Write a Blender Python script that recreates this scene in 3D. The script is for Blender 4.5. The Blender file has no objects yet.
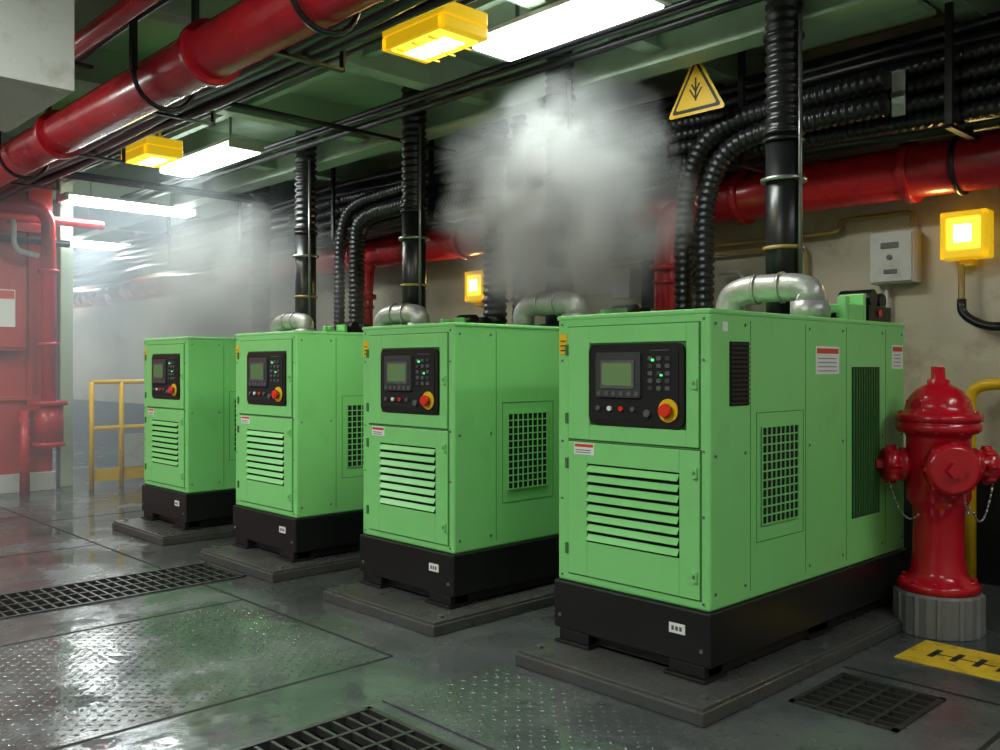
import bpy, math, random
from mathutils import Vector, Matrix
random.seed(7)
scene = bpy.context.scene
V = Vector

# ------------------------------------------------------------------ materials
def new_mat(name):
    m = bpy.data.materials.new(name); m.use_nodes = True
    nt = m.node_tree; nt.nodes.clear()
    out = nt.nodes.new('ShaderNodeOutputMaterial')
    return m, nt, out

def paint(name, col, rough=0.4, metal=0.0, var=0.12, scale=3.0, bump=0.0, bscale=40, dirt=None, dirt_amt=0.0, rvar=0.1, glow=None):
    m, nt, out = new_mat(name)
    N, L = nt.nodes, nt.links
    b = N.new('ShaderNodeBsdfPrincipled')
    L.new(b.outputs[0], out.inputs[0])
    tc = N.new('ShaderNodeTexCoord')
    no = N.new('ShaderNodeTexNoise'); no.inputs['Scale'].default_value = scale; no.inputs['Detail'].default_value = 6
    L.new(tc.outputs['Object'], no.inputs['Vector'])
    mx = N.new('ShaderNodeMixRGB'); mx.blend_type = 'MIX'
    c = list(col)
    mx.inputs[1].default_value = (c[0]*(1-var), c[1]*(1-var), c[2]*(1-var), 1)
    mx.inputs[2].default_value = (min(1,c[0]*(1+var)), min(1,c[1]*(1+var)), min(1,c[2]*(1+var)), 1)
    L.new(no.outputs['Fac'], mx.inputs[0])
    last = mx.outputs[0]
    if dirt:
        n2 = N.new('ShaderNodeTexNoise'); n2.inputs['Scale'].default_value = scale*1.7; n2.inputs['Detail'].default_value = 10
        n2.inputs['Roughness'].default_value = 0.7
        L.new(tc.outputs['Object'], n2.inputs['Vector'])
        r = N.new('ShaderNodeValToRGB'); r.color_ramp.elements[0].position = 0.52; r.color_ramp.elements[1].position = 0.72
        r.color_ramp.elements[1].color = (dirt_amt,)*3+(1,)
        L.new(n2.outputs['Fac'], r.inputs[0])
        m2 = N.new('ShaderNodeMixRGB'); m2.inputs[2].default_value = (*dirt, 1)
        L.new(r.outputs[0], m2.inputs[0]); L.new(last, m2.inputs[1]); last = m2.outputs[0]
    L.new(last, b.inputs['Base Color'])
    b.inputs['Metallic'].default_value = metal
    mr = N.new('ShaderNodeMapRange')
    mr.inputs['To Min'].default_value = max(0.02, rough-rvar); mr.inputs['To Max'].default_value = min(1, rough+rvar)
    L.new(no.outputs['Fac'], mr.inputs['Value']); L.new(mr.outputs[0], b.inputs['Roughness'])
    if glow:
        b.inputs['Emission Color'].default_value=(*glow[0],1); b.inputs['Emission Strength'].default_value=glow[1]
    if bump > 0:
        n3 = N.new('ShaderNodeTexNoise'); n3.inputs['Scale'].default_value = bscale; n3.inputs['Detail'].default_value = 3
        L.new(tc.outputs['Object'], n3.inputs['Vector'])
        bp = N.new('ShaderNodeBump'); bp.inputs['Strength'].default_value = bump; bp.inputs['Distance'].default_value = 0.01
        L.new(n3.outputs['Fac'], bp.inputs['Height']); L.new(bp.outputs[0], b.inputs['Normal'])
    return m

def emit(name, col, s):
    m, nt, out = new_mat(name)
    e = nt.nodes.new('ShaderNodeEmission'); e.inputs[0].default_value = (*col, 1); e.inputs[1].default_value = s
    nt.links.new(e.outputs[0], out.inputs[0]); return m

M = {}
M['green'] = paint('green_powdercoat', (0.222, 0.62, 0.198), 0.34, var=0.06, scale=2, bump=0.04, bscale=180, rvar=0.06, dirt=(0.16,0.42,0.14), dirt_amt=0.35)
M['green_d'] = paint('green_grille_dark', (0.04, 0.15, 0.04), 0.5)
M['black'] = paint('black_enamel', (0.008, 0.008, 0.009), 0.35, var=0.3, bump=0.05, bscale=120)
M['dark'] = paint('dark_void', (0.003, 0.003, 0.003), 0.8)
M['rubber'] = paint('black_rubber', (0.010, 0.010, 0.012), 0.33, var=0.3, scale=6)
M['red'] = paint('red_gloss_paint', (0.46, 0.014, 0.024), 0.25, var=0.15, scale=3, bump=0.06, bscale=25, dirt=(0.12,0.01,0.01), dirt_amt=0.6)
M['redwall'] = paint('red_bulkhead_paint', (0.42, 0.025, 0.025), 0.4, var=0.2, scale=1.5, bump=0.06, bscale=12, dirt=(0.15,0.02,0.02), dirt_amt=0.6)
M['hyd'] = paint('hydrant_red', (0.44, 0.006, 0.018), 0.2, var=0.12, scale=6, bump=0.12, bscale=40)
M['steel'] = paint('galvanised_steel', (0.42, 0.43, 0.42), 0.35, metal=0.9, var=0.2, scale=8)
M['silver'] = paint('silver_lagging', (0.38, 0.38, 0.37), 0.40, metal=0.5, var=0.3, scale=7, bump=0.3, bscale=30, dirt=(0.12,0.11,0.10), dirt_amt=0.6)
M['grate'] = paint('grate_iron', (0.05, 0.05, 0.047), 0.4, metal=0.5, var=0.4, scale=8)
M['yellow'] = paint('yellow_paint', (0.80, 0.48, 0.01), 0.35, var=0.1, scale=5)
M['yelglow'] = paint('yellow_translucent_cover', (0.85, 0.55, 0.01), 0.3, var=0.08, scale=5, glow=((1.0,0.60,0.01),0.50))
M['yelp'] = paint('yellow_worn_plate', (0.72, 0.46, 0.02), 0.4, var=0.2, scale=6, dirt=(0.06,0.05,0.03), dirt_amt=0.9)
M['yelpipe'] = paint('ochre_conduit', (0.32, 0.22, 0.06), 0.4, var=0.2)
M['white'] = paint('white_label', (0.75, 0.75, 0.72), 0.5, var=0.04)
M['redl'] = paint('red_label_ink', (0.6, 0.06, 0.03), 0.5)
M['ink'] = paint('black_ink', (0.02, 0.02, 0.02), 0.5)
M['cream'] = paint('cream_wall_paint', (0.50, 0.45, 0.34), 0.42, var=0.15, scale=1.2, bump=0.06, bscale=8, dirt=(0.20,0.14,0.08), dirt_amt=0.7)
M['greywall'] = paint('grey_wall_paint', (0.40, 0.43, 0.43), 0.5, var=0.15, scale=1.2)
M['ceil'] = paint('ceiling_green_paint', (0.42, 0.51, 0.40), 0.5, var=0.12, scale=1.2, dirt=(0.16,0.18,0.13), dirt_amt=0.4)
M['beam'] = paint('beam_green_paint', (0.37, 0.48, 0.36), 0.45, var=0.12, scale=2, dirt=(0.12,0.13,0.09), dirt_amt=0.4)
M['greybox'] = paint('grey_box_paint', (0.54, 0.55, 0.52), 0.45, var=0.08, dirt=(0.2,0.18,0.14), dirt_amt=0.5)
M['conc'] = paint('plinth_steel_concrete', (0.060, 0.062, 0.060), 0.30, var=0.25, scale=5, bump=0.3, bscale=40, dirt=(0.07,0.045,0.025), dirt_amt=0.7, rvar=0.15)
M['hydconc'] = paint('grey_concrete', (0.15, 0.15, 0.15), 0.5, var=0.25, scale=7, bump=0.4, bscale=50)
M['lcdframe'] = paint('lcd_bezel_grey', (0.045, 0.05, 0.05), 0.3)
M['btn'] = paint('grey_buttons', (0.10, 0.10, 0.11), 0.4)
M['estop'] = paint('estop_red', (0.75, 0.03, 0.01), 0.25)
M['bolt'] = paint('bolt_steel', (0.25, 0.25, 0.25), 0.35, metal=0.8)
M['lcd'] = emit('lcd_glow', (0.12, 0.20, 0.08), 0.8)
M['ledg'] = emit('led_green', (0.1, 1.0, 0.2), 1.5)
M['tube'] = emit('fluorescent_diffuser', (0.90, 1.0, 0.95), 12)
M['amber'] = emit('amber_lens', (1.0, 0.62, 0.05), 2.0)
M['amberc'] = emit('amber_lamp_core', (1.0, 0.76, 0.26), 75)

# wet deck
def deck():
    m, nt, out = new_mat('wet_steel_deck'); N, L = nt.nodes, nt.links
    b = N.new('ShaderNodeBsdfPrincipled'); L.new(b.outputs[0], out.inputs[0])
    tc = N.new('ShaderNodeTexCoord')
    def noise(s, d=6, r=0.55):
        n = N.new('ShaderNodeTexNoise'); n.inputs['Scale'].default_value = s; n.inputs['Detail'].default_value = d
        n.inputs['Roughness'].default_value = r; L.new(tc.outputs['Object'], n.inputs['Vector']); return n
    def ramp(src, p0, p1, c0, c1):
        r = N.new('ShaderNodeValToRGB'); e = r.color_ramp.elements
        e[0].position = p0; e[1].position = p1; e[0].color = (*c0, 1); e[1].color = (*c1, 1)
        L.new(src, r.inputs[0]); return r
    n1 = noise(1.1, 8, 0.62)
    base = ramp(n1.outputs['Fac'], 0.38, 0.66, (0.040, 0.046, 0.048), (0.095, 0.102, 0.103))
    n2 = noise(0.45, 8, 0.7)
    rf = ramp(n2.outputs['Fac'], 0.54, 0.68, (0,0,0), (0.6,0.6,0.6))
    mx = N.new('ShaderNodeMixRGB'); mx.inputs[2].default_value = (0.085, 0.052, 0.040, 1)
    L.new(rf.outputs[0], mx.inputs[0]); L.new(base.outputs[0], mx.inputs[1])
    n3 = noise(9, 8, 0.75)
    sp = ramp(n3.outputs['Fac'], 0.56, 0.70, (0,0,0), (0.75,0.75,0.75))
    m2 = N.new('ShaderNodeMixRGB'); m2.inputs[2].default_value = (0.018, 0.018, 0.017, 1)
    L.new(sp.outputs[0], m2.inputs[0]); L.new(mx.outputs[0], m2.inputs[1])
    L.new(m2.outputs[0], b.inputs['Base Color'])
    n4 = noise(1.7, 9, 0.66)
    rr = ramp(n4.outputs['Fac'], 0.44, 0.62, (0.05,)*3, (0.36,)*3)
    L.new(rr.outputs[0], b.inputs['Roughness'])
    b.inputs['Specular IOR Level'].default_value = 0.6
    n5 = noise(16, 5, 0.6); n6 = noise(2.5, 3)
    mu = N.new('ShaderNodeMath'); mu.operation='MULTIPLY'; L.new(n5.outputs['Fac'],mu.inputs[0]); L.new(rr.outputs[0],mu.inputs[1])
    ad = N.new('ShaderNodeMath'); ad.operation = 'MULTIPLY_ADD'; ad.inputs[1].default_value = 0.9
    L.new(mu.outputs[0], ad.inputs[0]); L.new(n6.outputs['Fac'], ad.inputs[2])
    bp = N.new('ShaderNodeBump'); bp.inputs['Strength'].default_value = 0.20; bp.inputs['Distance'].default_value = 0.03
    L.new(ad.outputs[0], bp.inputs['Height']); L.new(bp.outputs[0], b.inputs['Normal'])
    return m
M['deck'] = deck()

# ------------------------------------------------------------------ mesh builder
class MB:
    def __init__(s): s.v = []; s.f = []; s.mi = []; s.sm = []; s.mats = []
    def m(s, key):
        if key not in s.mats: s.mats.append(key)
        return s.mats.index(key)
    def add(s, vs, fs, key, smooth=False):
        o = len(s.v); s.v += [tuple(p) for p in vs]; k = s.m(key)
        for f in fs:
            s.f.append([i+o for i in f]); s.mi.append(k); s.sm.append(smooth)
    def box(s, a, b, key, rot=None):
        x0,y0,z0 = a; x1,y1,z1 = b
        if x0>x1: x0,x1=x1,x0
        if y0>y1: y0,y1=y1,y0
        if z0>z1: z0,z1=z1,z0
        vs = [V((x,y,z)) for z in (z0,z1) for y in (y0,y1) for x in (x0,x1)]
        if rot:
            c = V(((x0+x1)/2,(y0+y1)/2,(z0+z1)/2)); vs = [rot @ (p-c) + c for p in vs]
        s.add(vs, [(0,2,3,1),(4,5,7,6),(0,1,5,4),(2,6,7,3),(0,4,6,2),(1,3,7,5)], key)
    def sweep(s, pts, r, key, n=16, smooth=True, caps=True):
        pts = [V(p) for p in pts]
        rf = r if callable(r) else (lambda i: r)
        T = []
        for i in range(len(pts)):
            a = pts[max(i-1,0)]; b = pts[min(i+1,len(pts)-1)]; T.append((b-a).normalized())
        up = V((0,0,1)) if abs(T[0].z) < 0.9 else V((1,0,0))
        u = T[0].cross(up).normalized()
        vs = []
        for i,p in enumerate(pts):
            u = (u - T[i]*u.dot(T[i])).normalized(); w = T[i].cross(u)
            for k in range(n):
                a = 2*math.pi*k/n; vs.append(p + (u*math.cos(a)+w*math.sin(a))*rf(i))
        fs = []
        for i in range(len(pts)-1):
            for k in range(n):
                k2 = (k+1)%n; fs.append((i*n+k, i*n+k2, (i+1)*n+k2, (i+1)*n+k))
        s.add(vs, fs, key, smooth)
        if caps:
            o = len(s.v)-len(vs); km = s.m(key)
            s.f.append([o+k for k in range(n)][::-1]); s.mi.append(km); s.sm.append(False)
            e = o+(len(pts)-1)*n
            s.f.append([e+k for k in range(n)]); s.mi.append(km); s.sm.append(False)
    def cyl(s, a, b, r, key, n=20, smooth=True, r2=None):
        r2 = r if r2 is None else r2
        s.sweep([a,b], lambda i: r if i==0 else r2, key, n, smooth)
    def lathe(s, prof, key, c=(0,0,0), n=32, smooth=True, mat=None):
        vs = []
        for (r,z) in prof:
            for k in range(n):
                a = 2*math.pi*k/n; p = V((r*math.cos(a), r*math.sin(a), z))
                if mat: p = mat @ p
                vs.append(p+V(c))
        fs = []
        for i in range(len(prof)-1):
            for k in range(n):
                k2=(k+1)%n; fs.append((i*n+k,i*n+k2,(i+1)*n+k2,(i+1)*n+k))
        s.add(vs, fs, key, smooth)
    def prism(s, poly, key, f, th):
        n = len(poly)
        vs = [f(u,v,0) for u,v in poly]+[f(u,v,th) for u,v in poly]
        fs = [list(range(n))[::-1], list(range(n,2*n))]+[(i,(i+1)%n,(i+1)%n+n,i+n) for i in range(n)]
        s.add(vs, fs, key)
    def done(s, name, parent=None, bevel=0.0, loc=None, rotz=None, seg=2):
        me = bpy.data.meshes.new(name); me.from_pydata(s.v, [], s.f); me.update()
        for k in s.mats: me.materials.append(M[k])
        me.polygons.foreach_set('material_index', s.mi)
        me.polygons.foreach_set('use_smooth', s.sm); me.update()
        import bmesh
        bm = bmesh.new(); bm.from_mesh(me); bmesh.ops.recalc_face_normals(bm, faces=bm.faces); bm.to_mesh(me); bm.free()
        ob = bpy.data.objects.new(name, me); scene.collection.objects.link(ob)
        if parent: ob.parent = parent
        if loc: ob.location = loc
        if rotz is not None: ob.rotation_euler = (0,0,rotz)
        if bevel:
            b = ob.modifiers.new('bevel','BEVEL'); b.width = bevel; b.segments = seg; b.limit_method='ANGLE'; b.angle_limit=math.radians(50)
            b.harden_normals = False
        return ob

def empty(name, loc=(0,0,0), rz=0):
    e = bpy.data.objects.new(name, None); e.empty_display_size=0.2; e.location = loc; e.rotation_euler=(0,0,rz)
    scene.collection.objects.link(e); return e

def fillet(pts, r, n=8):
    pts = [V(p) for p in pts]; out=[pts[0]]
    for i in range(1,len(pts)-1):
        c=pts[i]; a=pts[i-1]-c; b=pts[i+1]-c
        ra=min(r,a.length*0.49); rb=min(r,b.length*0.49)
        p0=c+a.normalized()*ra; p2=c+b.normalized()*rb
        for k in range(n+1):
            t=k/n; out.append(p0*(1-t)**2 + c*2*t*(1-t) + p2*t*t)
    out.append(pts[-1]); return out

def resample(pts, step):
    out=[pts[0].copy()]; carry=0
    for a,b in zip(pts,pts[1:]):
        L=(b-a).length; d=step-carry
        while d<=L and L>0:
            out.append(a+(b-a)*(d/L)); d+=step
        carry=L-(d-step)
    return out

# ------------------------------------------------------------------ room shell
X0,X1,Y0,Y1,ZC = -20.0, 2.5, -3.5, 6.2, 3.67
grates = [(-5.99,-5.42,-0.5,2.90),(-2.99,-2.37,0.3,2.14),(-1.86,-1.42,3.42,3.90)]
def floor():
    xs = sorted({X0-0.1,X1+0.1}|{g[0] for g in grates}|{g[1] for g in grates})
    ys = sorted({Y0-0.1,Y1+0.1}|{g[2] for g in grates}|{g[3] for g in grates})
    b = MB()
    for i in range(len(xs)-1):
        for j in range(len(ys)-1):
            cx=(xs[i]+xs[i+1])/2; cy=(ys[j]+ys[j+1])/2
            if any(g[0]<cx<g[1] and g[2]<cy<g[3] for g in grates): continue
            b.add([(xs[i],ys[j],0),(xs[i+1],ys[j],0),(xs[i+1],ys[j+1],0),(xs[i],ys[j+1],0)],[(0,1,2,3)],'deck')
    for g in grates:
        x0,x1,y0,y1=g; d=-0.22
        b.add([(x0,y0,0),(x1,y0,0),(x1,y1,0),(x0,y1,0),(x0,y0,d),(x1,y0,d),(x1,y1,d),(x0,y1,d)],
              [(0,1,5,4),(1,2,6,5),(2,3,7,6),(3,0,4,7),(4,5,6,7)],'dark')
    return b.done('floor')
fl = floor()

for g in grates:
    x0,x1,y0,y1=g; b=MB()
    fr=0.022
    b.box((x0,y0,-0.03),(x0+fr,y1,0.008),'grate'); b.box((x1-fr,y0,-0.03),(x1,y1,0.008),'grate')
    b.box((x0,y0,-0.03),(x1,y0+fr,0.008),'grate'); b.box((x0,y1-fr,-0.03),(x1,y1,0.008),'grate')
    y=y0+0.06
    while y<y1-0.03:
        b.box((x0,y,-0.026),(x1,y+0.014,0.004),'grate'); y+=0.066
    k=4
    for i in range(1,k):
        x=x0+(x1-x0)*i/k; b.box((x-0.008,y0,-0.024),(x+0.008,y1,0.006),'grate')
    b.done('floor_drain_grate')

b=MB()
def seamX(x,ya,yb): b.box((x-0.009,ya,0.0),(x+0.009,yb,0.0015),'dark')
def seamY(y,xa,xb): b.box((xa,y-0.009,0.0),(xb,y+0.009,0.0015),'dark')
for x in (-3.45,-7.2,-9.0,0.0): seamX(x,-3.4,2.6)
seamY(2.6,-14,-3.45)
for x in (-4.9,): seamX(x,-3.4,2.6)
seamY(0.9,-12,-3.45); seamY(2.17,-2.36,2.4); seamX(-2.2,0,2.17); seamY(4.0,-1.9,0); seamX(-1.15,2.95,6.1)
seamX(-8.6,2.6,6.1)
b.done('deck_seams', parent=fl)
# raised cover plate and welded tread pattern
b=MB(); b.box((-3.02,2.22,0.0),(-0.3,2.86,0.010),'deck'); b.done('raised_deck_plate', parent=fl, bevel=0.004)
b=MB()
def tread(x,y,k,z=0.0,L=0.016,Wd=0.0065,h=0.0030):
    a=math.radians(45 if k%2 else -45); ca,sa=math.cos(a),math.sin(a); n=8
    vs=[]
    for s_,zz in ((1,z),(0.5,z+h)):
        for q in range(n):
            t=2*math.pi*q/n; u=L*math.cos(t)*s_; v=Wd*math.sin(t)*s_
            vs.append((x+u*ca-v*sa,y+u*sa+v*ca,zz))
    b.add(vs,[(q,(q+1)%n,(q+1)%n+n,q+n) for q in range(n)]+[tuple(range(n,2*n))],'deck',True)
row=0
for (xa,xb,ya,yb,z) in ((-4.85,-3.5,-0.2,2.55,0),(-2.98,-0.34,2.26,2.84,0.010),(-2.3,-0.3,1.3,2.12,0),(-1.10,-0.3,2.95,4.0,0)):
    y=ya
    while y<yb:
        x=xa+(row%2)*0.034; k=0
        while x<xb:
            tread(x,y,row+0,z); x+=0.068
        y+=0.034; row+=1
b.done('tread_pattern', parent=fl)

b=MB(); b.box((X0,Y1,0),(X1,Y1+0.1,ZC),'cream'); wb=b.done('wall_back')
b=MB(); b.box((X0-0.1,Y0,0),(X0,Y1,ZC),'greywall'); b.done('wall_far')
b=MB(); b.box((X0,Y0-0.1,0),(X1,Y0,ZC),'cream'); b.done('wall_front')
b=MB(); b.box((X1,Y0,0),(X1+0.1,Y1,ZC),'cream'); b.done('wall_right')
b=MB(); b.box((X0,Y0,ZC),(X1,Y1,ZC+0.1),'ceil'); b.done('ceiling')
b=MB(); b.box((X0,Y1-0.03,0),(X1,Y1,0.75),'black'); b.done('baseboard_back')
b=MB(); XB=-10.85
b.box((XB-0.12,Y0,0),(XB,3.42,ZC),'redwall')
b.done('wall_left')
b=MB()
for y in (0.6,1.5,2.35,3.15): b.box((XB,y,0.22),(XB+0.06,y+0.05,3.4),'redwall')
b.box((XB,1.0,0.0),(XB+0.08,3.42,0.2),'greybox'); b.box((XB,0.4,2.85),(XB+0.08,3.42,2.95),'redwall')
b.box((XB,0.4,1.0),(XB+0.05,3.42,1.05),'redwall')
b.done('trim_1', bevel=0.006)

b=MB()
for i,x in enumerate([-17.5,-15.5,-13.5,-11.6,-9.9,-8.3,-6.7,-5.1,-3.5,-1.9,-0.3,1.3]):
    b.box((x-0.01,Y0,3.40),(x+0.01,Y1,ZC),'beam'); b.box((x-0.07,Y0,3.385),(x+0.07,Y1,3.40),'beam')
for y in (1.2,4.75):
    b.box((X0,y-0.012,3.30),(X1,y+0.012,ZC),'beam'); b.box((X0,y-0.10,3.28),(X1,y+0.10,3.30),'beam')
for y in (-1.2,2.95,3.6,):
    b.box((X0,y-0.01,3.48),(X1,y+0.01,ZC),'beam'); b.box((X0,y-0.03,3.47),(X1,y+0.03,3.48),'beam')
b.done('ceiling_beams')

# ------------------------------------------------------------------ generators
def generator(x0, variant=0):
    W,D,ZB,ZT=0.845,1.93,0.36,1.60
    root = empty('diesel_generator',(x0,3.19,0))
    b=MB(); b.box((0,0,ZB),(W,D,ZT),'green'); b.done('canopy_body',root,0.014,seg=3)
    b=MB(); b.box((-0.004,-0.004,ZT-0.012),(W+0.004,D+0.004,ZT+0.012),'green'); b.done('canopy_lid',root,0.008)
    b=MB(); b.box((-0.012,-0.015,0.135),(W+0.012,D+0.015,ZB),'black')
    b.done('base_frame',root,0.008)
    b=MB()
    for (xa,xb) in ((0.02,0.20),(W-0.2,W-0.02)):
        for (ya,yb) in ((-0.01,0.12),(D/2-0.1,D/2+0.1),(D-0.15,D)):
            b.box((xa,ya,0.085),(xb,yb,0.135),'black'); b.box((xa-0.015,ya-0.02,0.07),(xb+0.015,yb+0.02,0.085),'black')
    b.box((0.06,0.03,0.085),(W-0.06,0.10,0.135),'black')
    b.box((W-0.10,0.02,0.08),(W-0.02,D-0.02,0.135),'black'); b.box((0.02,0.02,0.08),(0.10,D-0.02,0.135),'black')
    b.done('skid_feet',root,0.004)
    b=MB()
    b.box((0.655,-0.019,0.25),(0.735,-0.0155,0.292),'white')
    for i in range(3): b.box((0.668+i*0.020,-0.0205,0.262),(0.680+i*0.020,-0.019,0.280),'btn')
    for x in (0.03,W-0.03): b.cyl((x,-0.014,0.20),(x,-0.022,0.20),0.009,'bolt',8)
    b.done('base_label',root)
    t=-0.010
    b=MB()
    ux0,ux1,uz0,uz1=0.075,0.795,1.035,1.555
    px0,px1,pz0,pz1=0.205,0.735,1.105,1.478
    b.box((ux0,t,uz0),(px0,0.0,uz1),'green'); b.box((px1,t,uz0),(ux1,0,uz1),'green')
    b.box((px0,t,uz0),(px1,0,pz0),'green'); b.box((px0,t,pz1),(px1,0,uz1),'green')
    b.done('upper_door',root,0.003)
    b=MB()
    lx0,lx1,lz0,lz1=0.075,0.80,0.405,1.022
    vx0,vx1,vz0,vz1=0.19,0.70,0.565,0.925
    b.box((lx0,t,lz0),(vx0,0,lz1),'green'); b.box((vx1,t,lz0),(lx1,0,lz1),'green')
    b.box((vx0,t,lz0),(vx1,0,vz0),'green'); b.box((vx0,t,vz1),(vx1,0,lz1),'green')
    b.done('lower_door',root,0.003)
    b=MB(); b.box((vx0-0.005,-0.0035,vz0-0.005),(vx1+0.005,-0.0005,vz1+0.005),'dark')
    b.box((ux0-0.006,-0.002,uz0-0.006),(ux1+0.006,-0.0003,uz1+0.005),'green_d')
    b.box((lx0-0.006,-0.002,lz0-0.005),(lx1+0.006,-0.0003,lz1+0.005),'green_d')
    b.done('door_gap',root)
    b=MB(); n=8
    pitch=(vz1-vz0)/n
    for i in range(n):
        zc=vz0+pitch*(i+0.5)
        b.box((vx0+0.004,-0.014,zc-0.0165),(vx1-0.004,-0.009,zc+0.0165),'green',Matrix.Rotation(math.radians(-32),3,'X'))
    b.done('louvre_slats',root,0.002)
    b=MB()
    for z in (1.13,1.45,0.52,0.92):
        b.box((0.062,-0.018,z-0.025),(0.078,-0.002,z+0.025),'green_d')
    for z in (1.30,0.93,0.50):
        b.box((0.772,-0.024,z-0.022),(0.792,-0.010,z+0.022),'green'); b.box((0.777,-0.027,z-0.006),(0.787,-0.024,z+0.010),'bolt')
    b.done('latches',root,0.002)
    b=MB()
    def rr(x0,x1,z0,z1,r,n=6):
        P=[]
        for cx,cz,a0 in ((x1-r,z1-r,0),(x0+r,z1-r,90),(x0+r,z0+r,180),(x1-r,z0+r,270)):
            for k in range(n+1):
                a=math.radians(a0+90*k/n); P.append((cx+r*math.cos(a),cz+r*math.sin(a)))
        return P
    F=lambda y: (lambda u,v,w: V((u,y-w,v)))
    b.prism(rr(px0+0.006,px1-0.006,pz0+0.006,pz1-0.006,0.035),'black',F(0.0),0.020)
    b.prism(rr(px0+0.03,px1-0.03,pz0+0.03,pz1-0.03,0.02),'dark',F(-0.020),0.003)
    b.prism(rr(0.265,0.515,1.235,1.435,0.012),'lcdframe',F(-0.023),0.012)
    b.prism(rr(0.295,0.485,1.275,1.40,0.006),'btn',F(-0.035),0.006)
    b.prism(rr(0.308,0.472,1.288,1.387,0.004),'lcd',F(-0.041),0.002)
    for i in range(6): 
        b.prism(rr(0.275+i*0.042,0.297+i*0.042,1.243,1.262,0.005),'btn',F(-0.035),0.004)
    for r_ in range(5):
        for c_ in range(3):
            b.prism(rr(0.55+c_*0.045,0.574+c_*0.045,1.27+r_*0.032,1.288+r_*0.032,0.005),'btn' if (r_+c_)%3 else 'lcdframe' ,F(-0.023),0.005)
    b.box((0.56,-0.025,1.44),(0.66,-0.0232,1.444),'btn')
    b.cyl((0.575,-0.023,1.40),(0.575,-0.031,1.40),0.006,'ledg',10); b.cyl((0.62,-0.023,1.335),(0.62,-0.031,1.335),0.005,'ledg',10)
    for i in range(4):
        b.cyl((0.275+i*0.065,-0.023,1.185),(0.275+i*0.065,-0.036,1.185),0.011,('btn','white','estop','btn')[i],12)
    b.cyl((0.55,-0.023,1.17),(0.55,-0.040,1.17),0.016,'btn',14)
    b.cyl((0.655,-0.023,1.185),(0.655,-0.028,1.185),0.050,'yellow',24)
    b.cyl((0.655,-0.028,1.185),(0.655,-0.045,1.185),0.022,'btn',20)
    b.cyl((0.655,-0.045,1.185),(0.655,-0.062,1.185),0.032,'estop',24,r2=0.026)
    b.done('control_panel',root)
    b=MB()
    b.box((0.115,-0.0125,0.965),(0.235,-0.0105,1.018),'white'); b.box((0.12,-0.0135,1.0),(0.23,-0.0125,1.014),'redl')
    for i in range(2): b.box((0.125,-0.0135,0.973+i*0.011),(0.215,-0.0125,0.977+i*0.011),'btn')
    b.box((0.012,-0.002,1.43),(0.058,-0.0005,1.525),'yellow')
    for i in range(3): b.box((0.02,-0.003,1.445+i*0.022),(0.05,-0.002,1.451+i*0.022),'ink')
    b.done('front_labels',root)
    def lattice(name,y0,y1,z0,z1,step=0.03,bar='green_d',frame=True,xs=W,sg=1):
        b=MB()
        x=lambda d: xs+sg*d
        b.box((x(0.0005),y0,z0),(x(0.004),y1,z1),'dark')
        k=max(1,int((y1-y0)/step))
        for i in range(k+1):
            yy=y0+(y1-y0)*i/k; b.box((x(0.004),yy-0.003,z0),(x(0.009),yy+0.003,z1),bar)
        k=max(1,int((z1-z0)/step))
        for i in range(k+1):
            zz=z0+(z1-z0)*i/k; b.box((x(0.004),y0,zz-0.003),(x(0.010),y1,zz+0.003),bar)
        b.done(name,root)
    b=MB()
    def panel(y0,y1,z0,z1,w=0.003,d=0.0012):
        b.box((W,y0,z0),(W+d,y0+w,z1),'green_d'); b.box((W,y1-w,z0),(W+d,y1,z1),'green_d')
        b.box((W,y0,z0),(W+d,y1,z0+w),'green_d'); b.box((W,y0,z1-w),(W+d,y1,z1),'green_d')
    panel(0.36,0.78,0.60,1.17)
    for yy in (0.31,0.80,1.22,1.68):
        if yy!=0.80 or variant==0: b.box((W,yy,0.40),(W+0.0012,yy+0.003,1.57),'green_d')
    b.done('side_seams',root)
    b=MB()
    for yy in (0.04,0.27,0.84,1.18,1.64,1.89):
        for zz in (0.43,1.0,1.55):
            b.cyl((W,yy,zz),(W+0.004,yy,zz),0.007,'bolt',8)
    for xx in (0.03,0.815):
        for zz in (0.39,0.75,1.02,1.40,1.57):
            b.cyl((xx,0,zz),(xx,-0.004,zz),0.006,'bolt',8)
    b.done('panel_screws',root)
    lattice('side_grille',0.40,0.72,0.675,1.105,step=0.036,bar='green')
    b=MB()
    for (ya,yb,za,zb) in (((0.145,0.295,1.205,1.478),) if variant==0 else ((0.86,1.0,1.18,1.40),)):
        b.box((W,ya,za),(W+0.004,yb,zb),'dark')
        for i in range(14):
            z=za+(zb-za)*(i+0.5)/14; b.box((W+0.003,ya+0.004,z-0.004),(W+0.010,yb-0.004,z+0.004),'black')
    b.done('vent_slots',root)
    b=MB(); ya,yb,za,zb=1.28,1.60,0.60,1.37
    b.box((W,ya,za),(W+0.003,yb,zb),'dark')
    for i in range(11):
        y=ya+(yb-ya)*(i+0.5)/11; b.box((W+0.002,y-0.010,za+0.006),(W+0.010,y+0.002,zb-0.006),'green_d')
    b.done('radiator_grille',root)
    b=MB()
    for (ya,yb,za,zb) in ((0.90,1.14,1.335,1.47),(1.76,1.90,1.36,1.49)):
        b.box((W,ya,za),(W+0.002,yb,zb),'white'); b.box((W+0.002,ya+0.01,zb-0.035),(W+0.003,yb-0.01,zb-0.01),'redl')
        for i in range(4): b.box((W+0.002,ya+0.02,za+0.014+i*0.020),(W+0.003,yb-0.03,za+0.018+i*0.020),'btn')
    if variant==0: b.box((W,0.09,1.52),(W+0.002,0.13,1.56),'white')
    b.done('side_labels',root)
    b=MB()
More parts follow.
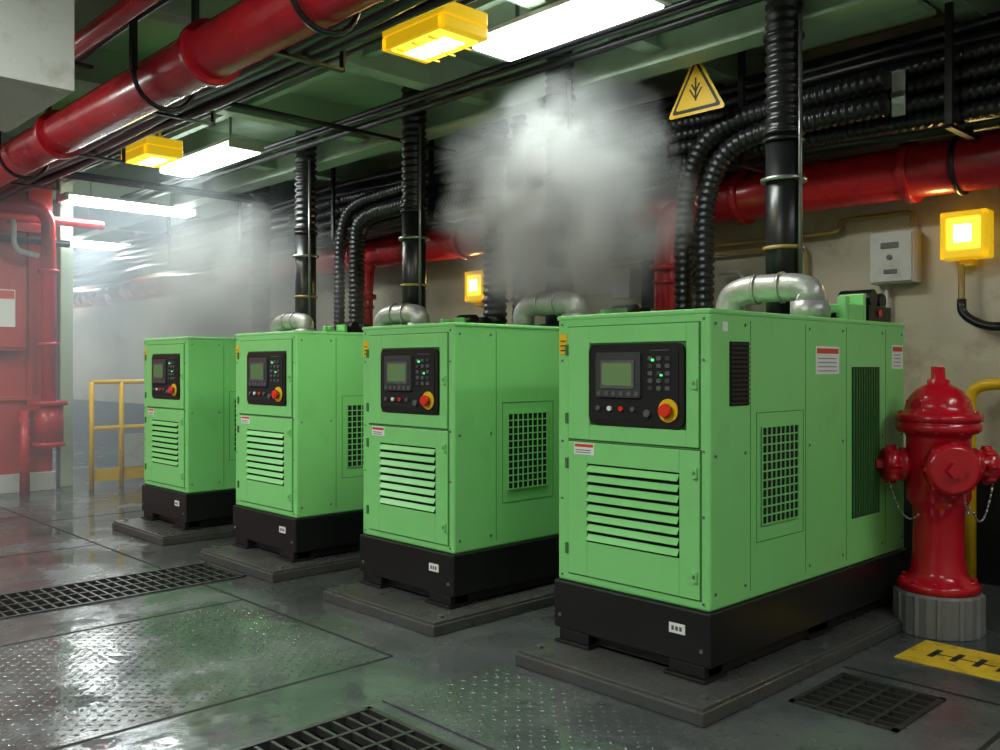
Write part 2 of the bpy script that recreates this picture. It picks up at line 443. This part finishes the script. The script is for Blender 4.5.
    for (ya,yb,za,zb) in ((0.40,0.72,0.675,1.105),(1.28,1.60,0.6,1.37)):
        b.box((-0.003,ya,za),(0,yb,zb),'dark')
        for i in range(12):
            z=za+(zb-za)*(i+0.5)/12; b.box((-0.009,ya,z-0.005),(-0.002,yb,z+0.005),'green_d')
    b.done('left_vents',root)
    b=MB()
    p=fillet([(0.20,1.18,1.60),(0.20,1.18,1.79),(0.66,1.20,1.79),(0.66,1.20,1.70)],0.17,10)
    b.sweep(p,0.074,'silver',22)
    b.cyl((0.20,1.18,1.605),(0.20,1.18,1.635),0.115,'silver'); b.cyl((0.66,1.20,1.612),(0.66,1.20,1.71),0.098,'silver')
    b.cyl((0.36,1.187,1.79),(0.375,1.188,1.79),0.084,'steel'); b.cyl((0.50,1.193,1.79),(0.515,1.194,1.79),0.084,'steel')
    b.done('exhaust_elbow',root)
    b=MB()
    sx,sy=0.376,1.45
    if variant: sx,sy=0.33,1.40
    b.cyl((sx,sy,1.605),(sx,sy,2.64),0.098,'rubber',24)
    P=[V((sx,sy,2.62+i*0.0145)) for i in range(72)]
    b.sweep(P,lambda i:0.102 if i%4 in (0,1) else 0.090,'rubber',22)
    for z in (2.02,2.62,2.66,3.2):
        b.cyl((sx,sy,z),(sx,sy,z+0.02),0.112,'black' if z!=2.02 else 'yelpipe',24)
    b.cyl((sx,sy,2.40),(sx,sy,2.42),0.125,'steel',24)
    b.cyl((sx+0.115,sy-0.03,1.7),(sx+0.115,sy-0.03,3.3),0.012,'bolt',8)
    b.cyl((sx,sy,1.605),(sx,sy,1.66),0.14,'black',24)
    b.done('exhaust_stack',root)
    b=MB()
    b.box((0.70,1.34,1.612),(0.80,1.52,1.70),'green'); b.box((0.66,1.52,1.612),(0.80,1.55,1.76),'green')
    b.box((0.58,1.34,1.612),(0.74,1.52,1.66),'green'); b.box((0.76,1.31,1.612),(0.80,1.34,1.74),'green')
    b.cyl((0.745,1.4,1.70),(0.745,1.4,1.74),0.03,'green',16)
    b.done('lifting_bracket',root,0.006)
    b=MB()
    b.box((0.60,1.58,1.612),(0.80,1.86,1.70),'black'); b.cyl((0.62,1.64,1.74),(0.80,1.64,1.74),0.05,'rubber'); b.cyl((0.62,1.78,1.73),(0.79,1.78,1.73),0.045,'rubber')
    b.box((0.3,1.62,1.612),(0.5,1.85,1.72),'black')
    b.cyl((0.805,1.7,1.66),(0.812,1.7,1.66),0.02,'estop',12)
    b.done('fuel_filter_box',root,0.006)
    return root
gx=[-2.93,-4.53,-6.13,-7.77]
for i,x in enumerate(gx): generator(x,0 if i==0 else 1)
for x in gx:
    r=empty('generator_plinth',(x,2.93,0))
    b=MB(); b.box((-0.03,0.0,0),(0.985,2.35,0.055),'conc'); b.done('plinth_slab',r,0.006)
    b=MB(); b.box((-0.02,0.012,0.05),(0.975,2.34,0.07),'conc'); b.done('plinth_plate',r,0.004)
    b=MB()
    for xx in (0.03,0.92):
        for yy in (0.1,1.1,2.2): b.cyl((xx,yy,0.07),(xx,yy,0.082),0.018,'bolt',6,False)
    b.done('anchor_bolts',r)

# ------------------------------------------------------------------ hydrant
hy=empty('fire_hydrant',(-1.83,4.92,0),math.radians(36))
b=MB(); b.lathe([(0,0.0),(0.215,0.0),(0.215,0.20),(0.205,0.215),(0,0.215)],'hydconc',n=12,smooth=False)
for k in range(12):
    a=2*math.pi*(k+0.5)/12; c=V((0.205*math.cos(a),0.205*math.sin(a),0.1)); b.box((c.x-0.012,c.y-0.012,0),(c.x+0.012,c.y+0.012,0.205),'hydconc')
b.done('concrete_base',hy,0.005)
b=MB()
b.lathe([(0,0.215),(0.2,0.215),(0.2,0.25),(0.185,0.262),(0.155,0.275),(0.135,0.31),(0.125,0.40),(0.122,0.55),(0.125,0.64),(0.145,0.67),(0.155,0.69),(0.155,1.0),(0.16,1.02),
 (0.195,1.035),(0.205,1.045),(0.205,1.075),(0.198,1.08),(0.198,1.088),(0.21,1.092),(0.21,1.12),(0.19,1.132),(0.165,1.14),(0.16,1.17),(0.145,1.21),(0.11,1.25),(0.07,1.275),(0.055,1.28),(0.055,1.30),(0.035,1.31),(0.032,1.365),(0,1.37)],'hyd',n=40)
b.done('barrel',hy)
b=MB()
for k in range(10):
    a=2*math.pi*k/10; c=(0.185*math.cos(a),0.185*math.sin(a))
    b.cyl((c[0],c[1],1.03),(c[0],c[1],1.14),0.014,'hyd',6,False)
    c=(0.175*math.cos(a),0.175*math.sin(a)); b.cyl((c[0],c[1],0.25),(c[0],c[1],0.275),0.015,'hyd',6,False)
for k in range(8):
    a=2*math.pi*k/8; b.box((0.15*math.cos(a)-0.008,0.15*math.sin(a)-0.008,1.13),(0.15*math.cos(a)+0.008,0.15*math.sin(a)+0.008,1.20),'hyd')
b.cyl((0,0,1.31),(0,0,1.372),0.036,'hyd',5,False)
b.done('bolts',hy,0.002)
def nozzle(name,d,R,L,zc,hexr):
    b=MB(); d=V(d); c=V((0,0,zc))
    P=[(0.10,R*0.85),(0.16,R*0.85),(0.165,R*1.15),(0.185,R*1.15),(0.19,R),(L-0.07,R),(L-0.06,R*1.2),(L-0.02,R*1.2),(L,R*1.0)]
    pts=[c+d*p[0] for p in P]; b.sweep(pts,lambda i:P[i][1],'hyd',24)
    b.cyl(c+d*L,c+d*(L+0.035),hexr,'hyd',5,False)
    for k in range(8):
        a=2*math.pi*k/8; s=V((0,0,1)); w=d.cross(s)
        q=c+(s*math.cos(a)+w*math.sin(a))*R*1.17+d*(L-0.04); 
        b.cyl(q-d*0.025,q+d*0.022,0.012,'hyd',6)
    b.done(name,hy)
nozzle('pumper_nozzle',(0,-1,0),0.108,0.27,0.86,0.04)
nozzle('hose_nozzle_1',(-1,0,0),0.078,0.275,0.86,0.034)
nozzle('hose_nozzle_2',(1,0,0),0.078,0.275,0.86,0.034)
b=MB()
def chain(p,q,sag):
    p=V(p);q=V(q); n=16
    for i in range(n):
        t=i/n; t2=(i+0.85)/n
        f=lambda t:(p*(1-t)+q*t)-V((0,0,sag*4*t*(1-t)))
        b.cyl(f(t),f(t2),0.006 if i%2 else 0.004,'steel',6)
chain((0.26,-0.02,0.79),(0.13,-0.12,0.64),0.12); chain((-0.25,-0.02,0.79),(-0.12,-0.1,0.62),0.10); chain((0.05,-0.25,0.77),(0.12,-0.1,0.66),0.08)
b.done('cap_chains',hy)

# ------------------------------------------------------------------ pipes
b=MB(); Yp,Zp,Rp=5.88,2.61,0.165
b.cyl((-19.9,Yp,Zp),(2.4,Yp,Zp),Rp,'red',28)
for x in (-2.35,-3.55,-5.0,-6.6,-8.4,-1.0): b.cyl((x-0.03,Yp,Zp),(x+0.03,Yp,Zp),Rp+0.03,'red',28)
for x in (-4.12,-8.1):
    b.sweep(fillet([(x+0.45,Yp-0.02,Zp-0.05),(x,Yp-0.12,Zp-0.02),(x,Yp-0.16,2.2),(x,Yp-0.16,0.05)],0.2,8),0.10,'red',22)
    b.cyl((x,Yp-0.16,2.10),(x,Yp-0.16,2.15),0.135,'red'); b.cyl((x,Yp-0.16,2.0),(x,Yp-0.16,2.03),0.115,'red')
b.done('red_fire_main')
b=MB()
for x in (-2.05,-4.6,-7.4):
    b.sweep([(x,Yp+(Rp+0.012)*math.cos(t*math.pi/12),Zp+(Rp+0.012)*math.sin(t*math.pi/12)) for t in range(0,25)],0.016,'rubber',8)
    b.box((x-0.02,Yp+Rp,Zp-0.03),(x+0.02,Y1-0.002,Zp+0.03),'black')
b.done('pipe_clamps')

b=MB(); yo,zo,ro=2.13,2.97,0.135
b.cyl((XB+0.01,yo,zo),(2.4,yo,zo),ro,'red',28)
for x in (-4.35,-6.6,-8.6): b.cyl((x-0.03,yo,zo),(x+0.03,yo,zo),ro+0.03,'red',28)
b.cyl((XB+0.01,1.75,3.12),(2.4,1.75,3.12),0.05,'red',16)
b.done('red_overhead_pipe')
b=MB()
for x in (-3.3,-4.9,-7.4):
    b.box((x-0.02,yo-0.19,zo),(x+0.02,yo-0.16,3.66),'black'); b.box((x-0.02,yo+0.16,zo),(x+0.02,yo+0.19,3.66),'black')
    b.sweep([(x,yo+0.175*math.cos(t*math.pi/12),zo-0.0-0.175*math.sin(t*math.pi/12)) for t in range(13)],0.014,'black',8)
b.done('pipe_hangers')
b=MB()
for (y,z,r) in ((2.42,3.02,0.05),(2.53,3.04,0.05),(2.46,3.13,0.04),(2.58,3.14,0.04),(2.63,3.02,0.03),(2.36,3.12,0.025),(2.70,3.10,0.03),(1.9,3.25,0.03),(1.98,3.27,0.03),(1.55,3.2,0.035),(1.45,3.22,0.03)):
    pts=[]; x=XB+0.01; ph=random.random()*6
    while x<2.4: pts.append((x,y,z+0.012*math.sin(x*2.2+ph))); x+=0.2
    b.sweep(pts,r,'rubber',12)
for x in (-4.1,-5.6,-7.1,-8.6,-2.6):
    b.box((x-0.02,1.35,3.155),(x+0.02,1.99,3.17),'black')
    b.box((x-0.02,2.32,2.955),(x+0.02,2.76,2.97),'black'); b.box((x-0.02,2.75,2.955),(x+0.02,2.765,3.66),'black')
b.done('overhead_cable_bundle')

b=MB()
for j,(y,z,r) in enumerate(((5.42,2.80,0.048),(5.42,3.0,0.045),(5.50,3.09,0.045),(5.56,2.78,0.05),(5.58,2.86,0.05),(5.6,2.97,0.05),(5.70,3.05,0.05),(5.46,3.2,0.04),(5.44,3.28,0.03),(5.55,3.14,0.045),(5.6,3.24,0.04))):
    pts=[]; x=-19.5; ph=random.random()*6
    while x<2.4:
        pts.append((x,y+0.008*math.sin(x*2.1+ph),z+0.018*math.sin(x*1.9+ph*1.7))); x+=0.16
    b.sweep(pts,r,'rubber',12)
b.done('power_cable_bundle')
b=MB()
for j,(y,z) in enumerate(((5.36,2.80),(5.345,2.90),(5.36,3.0),(5.37,3.10))):
    pts=[V((-9+i*0.0125,y,z+0.016*math.sin((-5+i*0.0125)*2+j))) for i in range(900)]
    b.sweep(pts,lambda i:0.050 if i%4 in (0,1) else 0.041,'rubber',12)
b.done('ribbed_conduit')
b=MB()
for x in (-1.9,-3.2,-4.8,-6.4,-8.0,-10,-12):
    b.box((x-0.02,5.25,2.70),(x+0.02,5.28,3.67),'black'); b.box((x-0.02,5.25,2.69),(x+0.02,5.69,2.71),'black')
b.box((-20,5.765,2.80),(2.4,5.78,3.45),'black')
b.done('cable_tray')
b=MB()
b.box((-2.22,5.272,2.82),(-2.15,5.29,3.08),'greybox'); b.box((-2.225,5.266,2.93),(-2.145,5.275,2.96),'steel')
b.done('cable_clip')

def hose(pts,r,b=None):
    P=resample(fillet(pts,0.35,14),0.0125)
    b.sweep(P,lambda i:r if i%4 in (0,1) else r*0.84,'rubber',18)
b=MB()
hose([(-3.62,5.22,0.02),(-3.62,5.22,2.62),(-3.40,5.20,2.98),(-2.2,5.17,3.02)],0.068,b=b)
hose([(-3.43,5.18,0.02),(-3.43,5.18,2.55),(-3.2,5.16,2.86),(-2.2,5.13,2.86)],0.068,b=b)
b.done('corrugated_hose')
b=MB(); hose([(-7.60,5.28,0.02),(-7.60,5.28,2.62),(-7.40,5.20,2.86),(-6.6,5.17,2.88)],0.085,b=b); hose([(-7.82,5.22,0.02),(-7.82,5.22,2.7),(-7.6,5.20,3.0),(-6.6,5.18,3.04)],0.06,b=b); b.done('corrugated_hose')
for (x,y,r) in ((-5.40,5.12,0.10),(-5.15,5.15,0.06),(-9.2,5.1,0.11),(-6.5,5.15,0.07)):
    b=MB()
    P=[V((x,y,i*0.0145)) for i in range(253)]
    b.sweep(P,lambda i:r if i%4 in (0,1) else r*0.88,'rubber',18)
    for z in (1.9,2.4,3.3): b.cyl((x,y,z),(x,y,z+0.02),r+0.015,'black',20)
    b.done('black_riser_pipe')

b=MB()
b.sweep(fillet([(-5,6.14,2.32),(-2.95,6.14,2.32),(-2.95,6.14,2.40),(-2.45,6.14,2.40),(-2.45,6.14,2.30)],0.04),0.016,'yelpipe',10)
b.sweep(fillet([(-1.9,6.15,2.36),(-0.5,6.15,2.36)],0.06),0.02,'yelpipe',10)
b.sweep(fillet([(-6.4,6.14,2.25),(-3.2,6.14,2.25),(-3.2,6.14,0.8)],0.08),0.014,'yelpipe',10)
b.sweep(fillet([(-2.62,6.14,1.93),(-2.62,6.14,0.8)],0.08),0.014,'greybox',10)
b.cyl((-6.4,6.15,2.02),(-4.95,6.15,2.02),0.013,'greybox',8)
b.sweep(fillet([(-4.35,6.1,1.85),(-4.35,6.1,1.5),(-4.8,6.1,1.45),(-4.8,6.1,0.8)],0.08),0.016,'rubber',10)
b.sweep(fillet([(-3.9,6.1,2.1),(-3.7,6.1,2.1),(-3.7,6.1,1.2)],0.08),0.016,'greybox',10)
b.done('conduit_run')
b=MB()
b.sweep(fillet([(-2.12,6.08,2.02),(-2.12,6.08,1.70),(-1.98,6.08,1.62),(-1.72,6.08,1.62),(-1.66,6.08,1.75),(-1.66,6.08,2.3),(-1.80,6.1,2.38),(-1.9,6.15,2.38)],0.10),0.021,'yelpipe',12)
b.sweep(fillet([(-2.12,6.08,1.80),(-2.12,6.08,1.70),(-1.98,6.08,1.62),(-1.86,6.08,1.62)],0.10),0.028,'rubber',12)
b.done('lamp_cable_loop')
b=MB()
b.sweep(fillet([(-2.06,6.05,0.05),(-2.06,6.05,1.24),(-1.9,6.05,1.27),(1.5,6.05,1.27)],0.10),0.036,'yellow',14)
b.done('yellow_pipe')
b=MB(); b.box((-2.70,6.06,1.93),(-2.41,6.199,2.27),'greybox'); b.box((-2.69,6.045,1.94),(-2.42,6.06,2.26),'greybox')
b.box((-2.62,6.04,2.16),(-2.50,6.045,2.2),'btn'); b.cyl((-2.56,6.045,2.10),(-2.56,6.03,2.10),0.018,'btn',12); b.box((-2.60,6.04,1.99),(-2.51,6.045,2.02),'btn')
b.done('electrical_box',bevel=0.006)
b=MB(); b.box((-4.25,6.02,2.0),(-4.0,6.199,2.2),'greybox'); b.box((-4.22,5.98,2.02),(-4.03,6.02,2.18),'black'); b.cyl((-4.12,5.98,2.1),(-4.12,5.9,2.1),0.03,'black'); b.box((-4.6,6.02,1.85),(-4.4,6.199,2.25),'black')
b.box((-4.9,6.02,1.95),(-4.72,6.199,2.2),'greybox')
b.done('junction_box',bevel=0.005)

# ------------------------------------------------------------------ lamps
def tube_lamp(c, L, along='x', P=120, w=0.26, col=(0.94,1.0,0.94)):
    r=empty('fluorescent_lamp',c)
    b=MB()
    def bx(a,bb,k):
        if along=='y': a=(a[1],a[0],a[2]); bb=(bb[1],bb[0],bb[2])
        b.box(a,bb,k)
    h=L/2
    bx((-h,-w/2,0.05),(h,w/2,0.08),'greybox'); bx((-h-0.02,-w/2-0.01,-0.01),(-h+0.02,w/2+0.01,0.06),'greybox'); bx((h-0.02,-w/2-0.01,-0.01),(h+0.02,w/2+0.01,0.06),'greybox')
    for s in (-0.6,0.6):
        bx((h*s-0.01,-0.01,0.08),(h*s+0.01,0.01,ZC-c[2]-0.001),'steel')
    b.done('housing',r,0.004)
    b=MB(); 
    bx((-h+0.025,-w/2-0.005,-0.02),(h-0.025,w/2+0.005,0.05),'tube')
    b.done('diffuser',r,0.012)
    ld=bpy.data.lights.new('tube_light','AREA'); ld.shape='RECTANGLE'; ld.size=L-0.06; ld.size_y=w-0.03; ld.energy=P; ld.color=col
    lo=bpy.data.objects.new('tube_light',ld); scene.collection.objects.link(lo); lo.parent=r; lo.location=(0,0,-0.026)
    if along=='y': lo.rotation_euler=(0,0,math.pi/2)
tube_lamp((-3.45,3.80,3.29),1.22,P=28,w=0.30)
tube_lamp((-7.98,3.88,3.28),1.45,P=32,w=0.30)
tube_lamp((-10.6,4.2,3.22),1.5,'y',P=48,col=(0.84,0.96,1.0))
tube_lamp((-14.3,5.3,3.22),1.7,'y',P=150,w=0.34,col=(0.84,0.96,1.0))
tube_lamp((-18.2,5.3,3.22),1.4,'y',P=200,w=0.4,col=(0.84,0.96,1.0))
tube_lamp((-5.9,0.2,3.25),1.4,'x',P=108); tube_lamp((-2.6,0.0,3.25),1.4,'x',P=112)  # out-of-view lamps, added as fill for the generator fronts
tube_lamp((0.9,1.6,3.25),1.4,'y',P=74); tube_lamp((0.5,4.3,3.25),1.4,'y',P=26)  # unseen lamps to the right, added to brighten generator sides and hydrant
tube_lamp((-9.0,1.0,3.25),1.2,'x',P=60)

def amber_bulkhead(c,L=0.48,w=0.26):
    r=empty('amber_warning_lamp',c)
    b=MB(); h=L/2
    b.box((-h,-w/2,0.03),(h,w/2,0.10),'yelglow'); b.box((-h,-w/2,-0.04),(-h+0.05,w/2,0.03),'yelglow'); b.box((h-0.05,-w/2,-0.04),(h,w/2,0.03),'yelglow')
    b.box((-h,-w/2,-0.04),(h,-w/2+0.022,0.03),'yelglow'); b.box((-h,w/2-0.022,-0.04),(h,w/2,0.03),'yelglow')
    b.done('housing',r,0.018,seg=3)
    b=MB(); b.box((-h+0.05,-w/2+0.022,-0.05),(h-0.05,w/2-0.022,0.03),'amber'); b.done('lens',r,0.012)
    b=MB(); b.box((-h+0.09,-w/2+0.085,-0.054),(h-0.09,w/2-0.085,-0.049),'amberc'); b.done('lamp_core',r)
    b=MB()
    for s in (-0.5,0,0.5): b.box((s*L*0.5-0.005,-w/2+0.01,-0.061),(s*L*0.5+0.005,w/2-0.01,-0.053),'yelglow')
    for s in (-h*0.6,h*0.6): b.cyl((s,0,0.1),(s,0,ZC-c[2]),0.012,'steel',8)
    b.done('guard_and_rods',r)
amber_bulkhead((-3.60,2.98,3.06),L=0.50,w=0.30); amber_bulkhead((-7.20,3.02,3.07),0.50,0.30)
def wall_lamp(c):
    r=empty('amber_wall_lamp',c)
    b=MB(); b.box((-0.14,0.0,-0.15),(0.14,0.10,0.15),'yelglow')
    for (a,bb) in (((-0.14,-0.04,-0.15),(-0.10,0,0.15)),((0.10,-0.04,-0.15),(0.14,0,0.15)),((-0.14,-0.04,0.11),(0.14,0,0.15)),((-0.14,-0.04,-0.15),(0.14,0,-0.09))): b.box(a,bb,'yelglow')
    b.box((-0.05,0.02,-0.20),(0.05,0.09,-0.15),'yellow')
    b.done('housing',r,0.014,seg=3)
    b=MB(); b.box((-0.10,-0.045,-0.09),(0.10,0.0,0.11),'amber'); b.done('lens',r,0.015,seg=3)
    b=MB(); b.box((-0.05,-0.05,-0.045),(0.05,-0.044,0.06),'amberc'); b.done('lamp_core',r)
wall_lamp((-2.09,6.05,2.20)); wall_lamp((-6.65,6.05,2.17))

sg=empty('warning_triangle_sign',(-3.35,4.97,3.15))
b=MB(); F=lambda y:(lambda u,v,w:V((u,y-w,v)))
def tri(s,r=0.03):
    P=[(0,s*0.62),(-s*0.55,-s*0.36),(s*0.55,-s*0.36)]
    out=[]
    P3=[V((p[0],p[1],0)) for p in P]
    for i in range(3):
        c=P3[i]; a=(P3[i-1]-c).normalized()*r; d=(P3[(i+1)%3]-c).normalized()*r
        for k in range(5):
            t=k/4; q=(c+a)*(1-t)**2+c*2*t*(1-t)+(c+d)*t*t; out.append((q.x,q.y))
    return out
b.prism(tri(0.40),'yellow',F(0.0),0.006); b.prism(tri(0.345),'ink',F(-0.006),0.002); b.prism(tri(0.285,0.02),'yellow',F(-0.008),0.002)
b.box((-0.006,-0.012,-0.06),(0.006,-0.010,0.09),'ink')
for s in (-1,1):
    for (x,z,x2,z2) in ((0,-0.05,0.045,0.02),(0,0.0,0.03,0.05)):
        b.prism([(s*x-0.006,z),(s*x+0.006,z),(s*x2+0.006,z2),(s*x2-0.006,z2)],'ink',F(-0.010),0.002)
b.done('sign_plate',sg)
b=MB(); b.box((-0.01,0.001,-0.1),(0.01,0.012,0.51),'steel'); b.done('sign_bracket',sg)

b=MB(); b.box((-1.80,4.30,0),(-1.25,4.68,0.004),'yelp')
for i in range(4):
    b.box((-1.70+i*0.1,4.42,0.004),(-1.67+i*0.1,4.56,0.0045),'ink')
b.box((-1.70,4.48,0.004),(-1.42,4.495,0.0045),'ink')
b.done('yellow_floor_marking')

rl=empty('yellow_guard_rail',(-10.5,0,0))
b=MB()
for y in (3.72,4.05,5.0,6.0): b.cyl((0,y,0),(0,y,1.2),0.028,'yellow',12)
for z in (1.2,0.68): b.cyl((0,3.72,z),(0,6.15,z),0.025,'yellow',12)
b.box((-0.02,3.72,0.08),(0.0,6.15,0.22),'yellow'); b.box((-0.01,4.05,0.22),(0.01,5.0,0.60),'greybox')
b.done('rails',rl)
b=MB()
b.sweep(fillet([(XB+0.25,3.30,0.55),(XB+0.25,3.30,3.1),(XB+0.25,2.2,3.1)],0.2),0.075,'red',18)
b.cyl((XB+0.25,3.30,0.55),(XB+0.25,3.30,0.95),0.15,'red',20); b.cyl((XB+0.25,3.30,0.95),(XB+0.25,3.30,1.0),0.19,'red',20); b.cyl((XB+0.25,3.30,0.50),(XB+0.25,3.30,0.55),0.17,'red',20)
b.box((XB+0.082,3.1,0.9),(XB+0.35,3.35,0.95),'red')
b.cyl((XB+0.28,3.05,0.0),(XB+0.28,3.05,0.9),0.05,'red')
for z in (1.6,2.4): b.cyl((XB+0.25,3.3,z),(XB+0.25,3.3,z+0.04),0.11,'red')
b.done('red_standpipe')
b=MB(); b.box((XB+0.001,2.70,1.55),(XB+0.18,3.10,2.45),'redwall'); b.box((XB+0.18,2.73,1.58),(XB+0.20,3.07,2.42),'redwall'); b.box((XB+0.2,2.78,1.80),(XB+0.203,2.98,2.2),'white')
b.box((XB+0.203,2.79,2.1),(XB+0.206,2.97,2.19),'redl')
b.done('fire_hose_cabinet',bevel=0.01)
b=MB(); b.sweep(fillet([(XB+0.1,2.95,2.95),(XB+0.25,2.95,2.95),(XB+0.25,2.95,2.62),(XB+0.25,3.2,2.58)],0.12),0.03,'greybox',12); b.done('white_vent_pipe')
b=MB(); b.cyl((XB+0.2,1.0,2.99),(XB+0.2,3.9,2.99),0.05,'red'); b.cyl((XB+0.14,1.0,2.75),(XB+0.14,3.55,2.75),0.04,'black'); b.done('upper_cross_pipe')
b=MB(); b.box((-11.05,3.52,0),(-10.9,3.66,ZC),'ceil'); b.done('steel_column',bevel=0.01)
b=MB(); b.box((-5.3,0.75,2.62),(-4.30,1.45,3.1),'greybox'); b.box((-5.33,0.72,3.05),(-4.27,1.48,3.10),'greybox'); b.box((-5.2,0.85,3.10),(-4.4,1.35,3.66),'greybox')
for i in range(6): b.box((-5.2,1.45,2.70+i*0.05),(-4.45,1.456,2.715+i*0.05),'ink')
b.done('ventilation_duct',bevel=0.01)
b=MB(); b.box((-2.75,4.95,3.36),(-2.0,5.25,3.66),'beam'); b.box((-2.78,4.93,3.34),(-1.97,5.27,3.37),'beam'); b.done('junction_duct',bevel=0.006)
b=MB()
for (y,z,r) in ((4.15,3.36,0.018),(4.22,3.36,0.018),(3.3,3.37,0.015),(4.35,3.35,0.03)): b.cyl((XB+0.1,y,z),(2.4,y,z),r,'black',8)
for (x,z,r) in ((-9.2,3.24,0.03),(-9.3,3.24,0.03),(-6.0,3.25,0.02)): b.cyl((x,2.85,z),(x,5.2,z),r,'black',8)
b.done('overhead_conduits')

# ------------------------------------------------------------------ steam volumes
def steam(name, c, size, dens, nscale=2.0, lo=0.42, hi=0.62, fall=1.0, col=(0.90,0.93,0.93), warp=0.7):
    m, nt, out = new_mat(name+'_vapour'); N,L=nt.nodes,nt.links
    vol=N.new('ShaderNodeVolumePrincipled'); L.new(vol.outputs[0],out.inputs['Volume'])
    vol.inputs['Color'].default_value=(*col,1); vol.inputs['Anisotropy'].default_value=0.0
    tc=N.new('ShaderNodeTexCoord')
    g=N.new('ShaderNodeTexGradient'); g.gradient_type='SPHERICAL'; 
    nd=N.new('ShaderNodeTexNoise'); nd.inputs['Scale'].default_value=1.8; nd.inputs['Detail'].default_value=2
    L.new(tc.outputs['Object'],nd.inputs['Vector'])
    mxv=N.new('ShaderNodeVectorMath'); mxv.operation='MULTIPLY_ADD'; mxv.inputs[1].default_value=(warp,)*3
    L.new(nd.outputs['Color'],mxv.inputs[0]); 
    off=N.new('ShaderNodeVectorMath'); off.operation='ADD'; off.inputs[1].default_value=(-warp/2,)*3
    L.new(tc.outputs['Object'],off.inputs[0]); L.new(off.outputs[0],mxv.inputs[2])
    L.new(mxv.outputs[0],g.inputs['Vector'])
    n=N.new('ShaderNodeTexNoise'); n.inputs['Scale'].default_value=nscale; n.inputs['Detail'].default_value=3; n.inputs['Distortion'].default_value=0.5
    L.new(tc.outputs['Object'],n.inputs['Vector'])
    mr=N.new('ShaderNodeMapRange'); mr.inputs['From Min'].default_value=lo; mr.inputs['From Max'].default_value=hi; L.new(n.outputs['Fac'],mr.inputs['Value'])
    p=N.new('ShaderNodeMath'); p.operation='POWER'; p.inputs[1].default_value=fall; L.new(g.outputs['Fac'],p.inputs[0])
    a=N.new('ShaderNodeMath'); a.operation='MULTIPLY'; L.new(p.outputs[0],a.inputs[0]); L.new(mr.outputs[0],a.inputs[1])
    d=N.new('ShaderNodeMath'); d.operation='MULTIPLY'; d.inputs[1].default_value=dens; L.new(a.outputs[0],d.inputs[0])
    L.new(d.outputs[0],vol.inputs['Density'])
    M[name]=m
    b=MB(); b.box((-1,-1,-1),(1,1,1),name); o=b.done(name); o.location=c; o.scale=size
    return o
steam('steam_cloud',(-4.02,4.38,2.42),(0.92,0.70,0.84),8.5,2.4,0.34,0.60,0.95)
steam('steam_plume',(-8.7,4.5,2.0),(1.6,1.25,1.1),2.8,1.8,0.30,0.62,0.9)
m,nt,out=new_mat('thin_haze'); vs=nt.nodes.new('ShaderNodeVolumeScatter'); vs.inputs['Color'].default_value=(0.84,0.93,1.0,1); vs.inputs['Density'].default_value=0.085; vs.inputs['Anisotropy'].default_value=0.1
nt.links.new(vs.outputs[0],out.inputs['Volume']); M['haze']=m
b=MB(); b.box((X0+0.01,Y0+0.01,0.01),(-8.0,Y1-0.01,3.65),'haze'); b.done('hall_haze')

# ------------------------------------------------------------------ world and camera
w=bpy.data.worlds.new('world'); scene.world=w; w.use_nodes=True
w.node_tree.nodes['Background'].inputs[0].default_value=(0.5,0.6,0.6,1); w.node_tree.nodes['Background'].inputs[1].default_value=0.03
cd=bpy.data.cameras.new('camera'); cam=bpy.data.objects.new('camera',cd); scene.collection.objects.link(cam)
cd.sensor_width=36; cd.lens=906/1000*36; cd.shift_y=-0.008; cd.clip_start=0.05
cam.location=(0,0,1.37); cam.rotation_euler=(math.radians(90),0,math.radians(46.22))
scene.camera=cam
try:
    scene.view_settings.view_transform='Standard'; scene.view_settings.look='None'; scene.view_settings.exposure=0.0
except Exception as e: print(e)
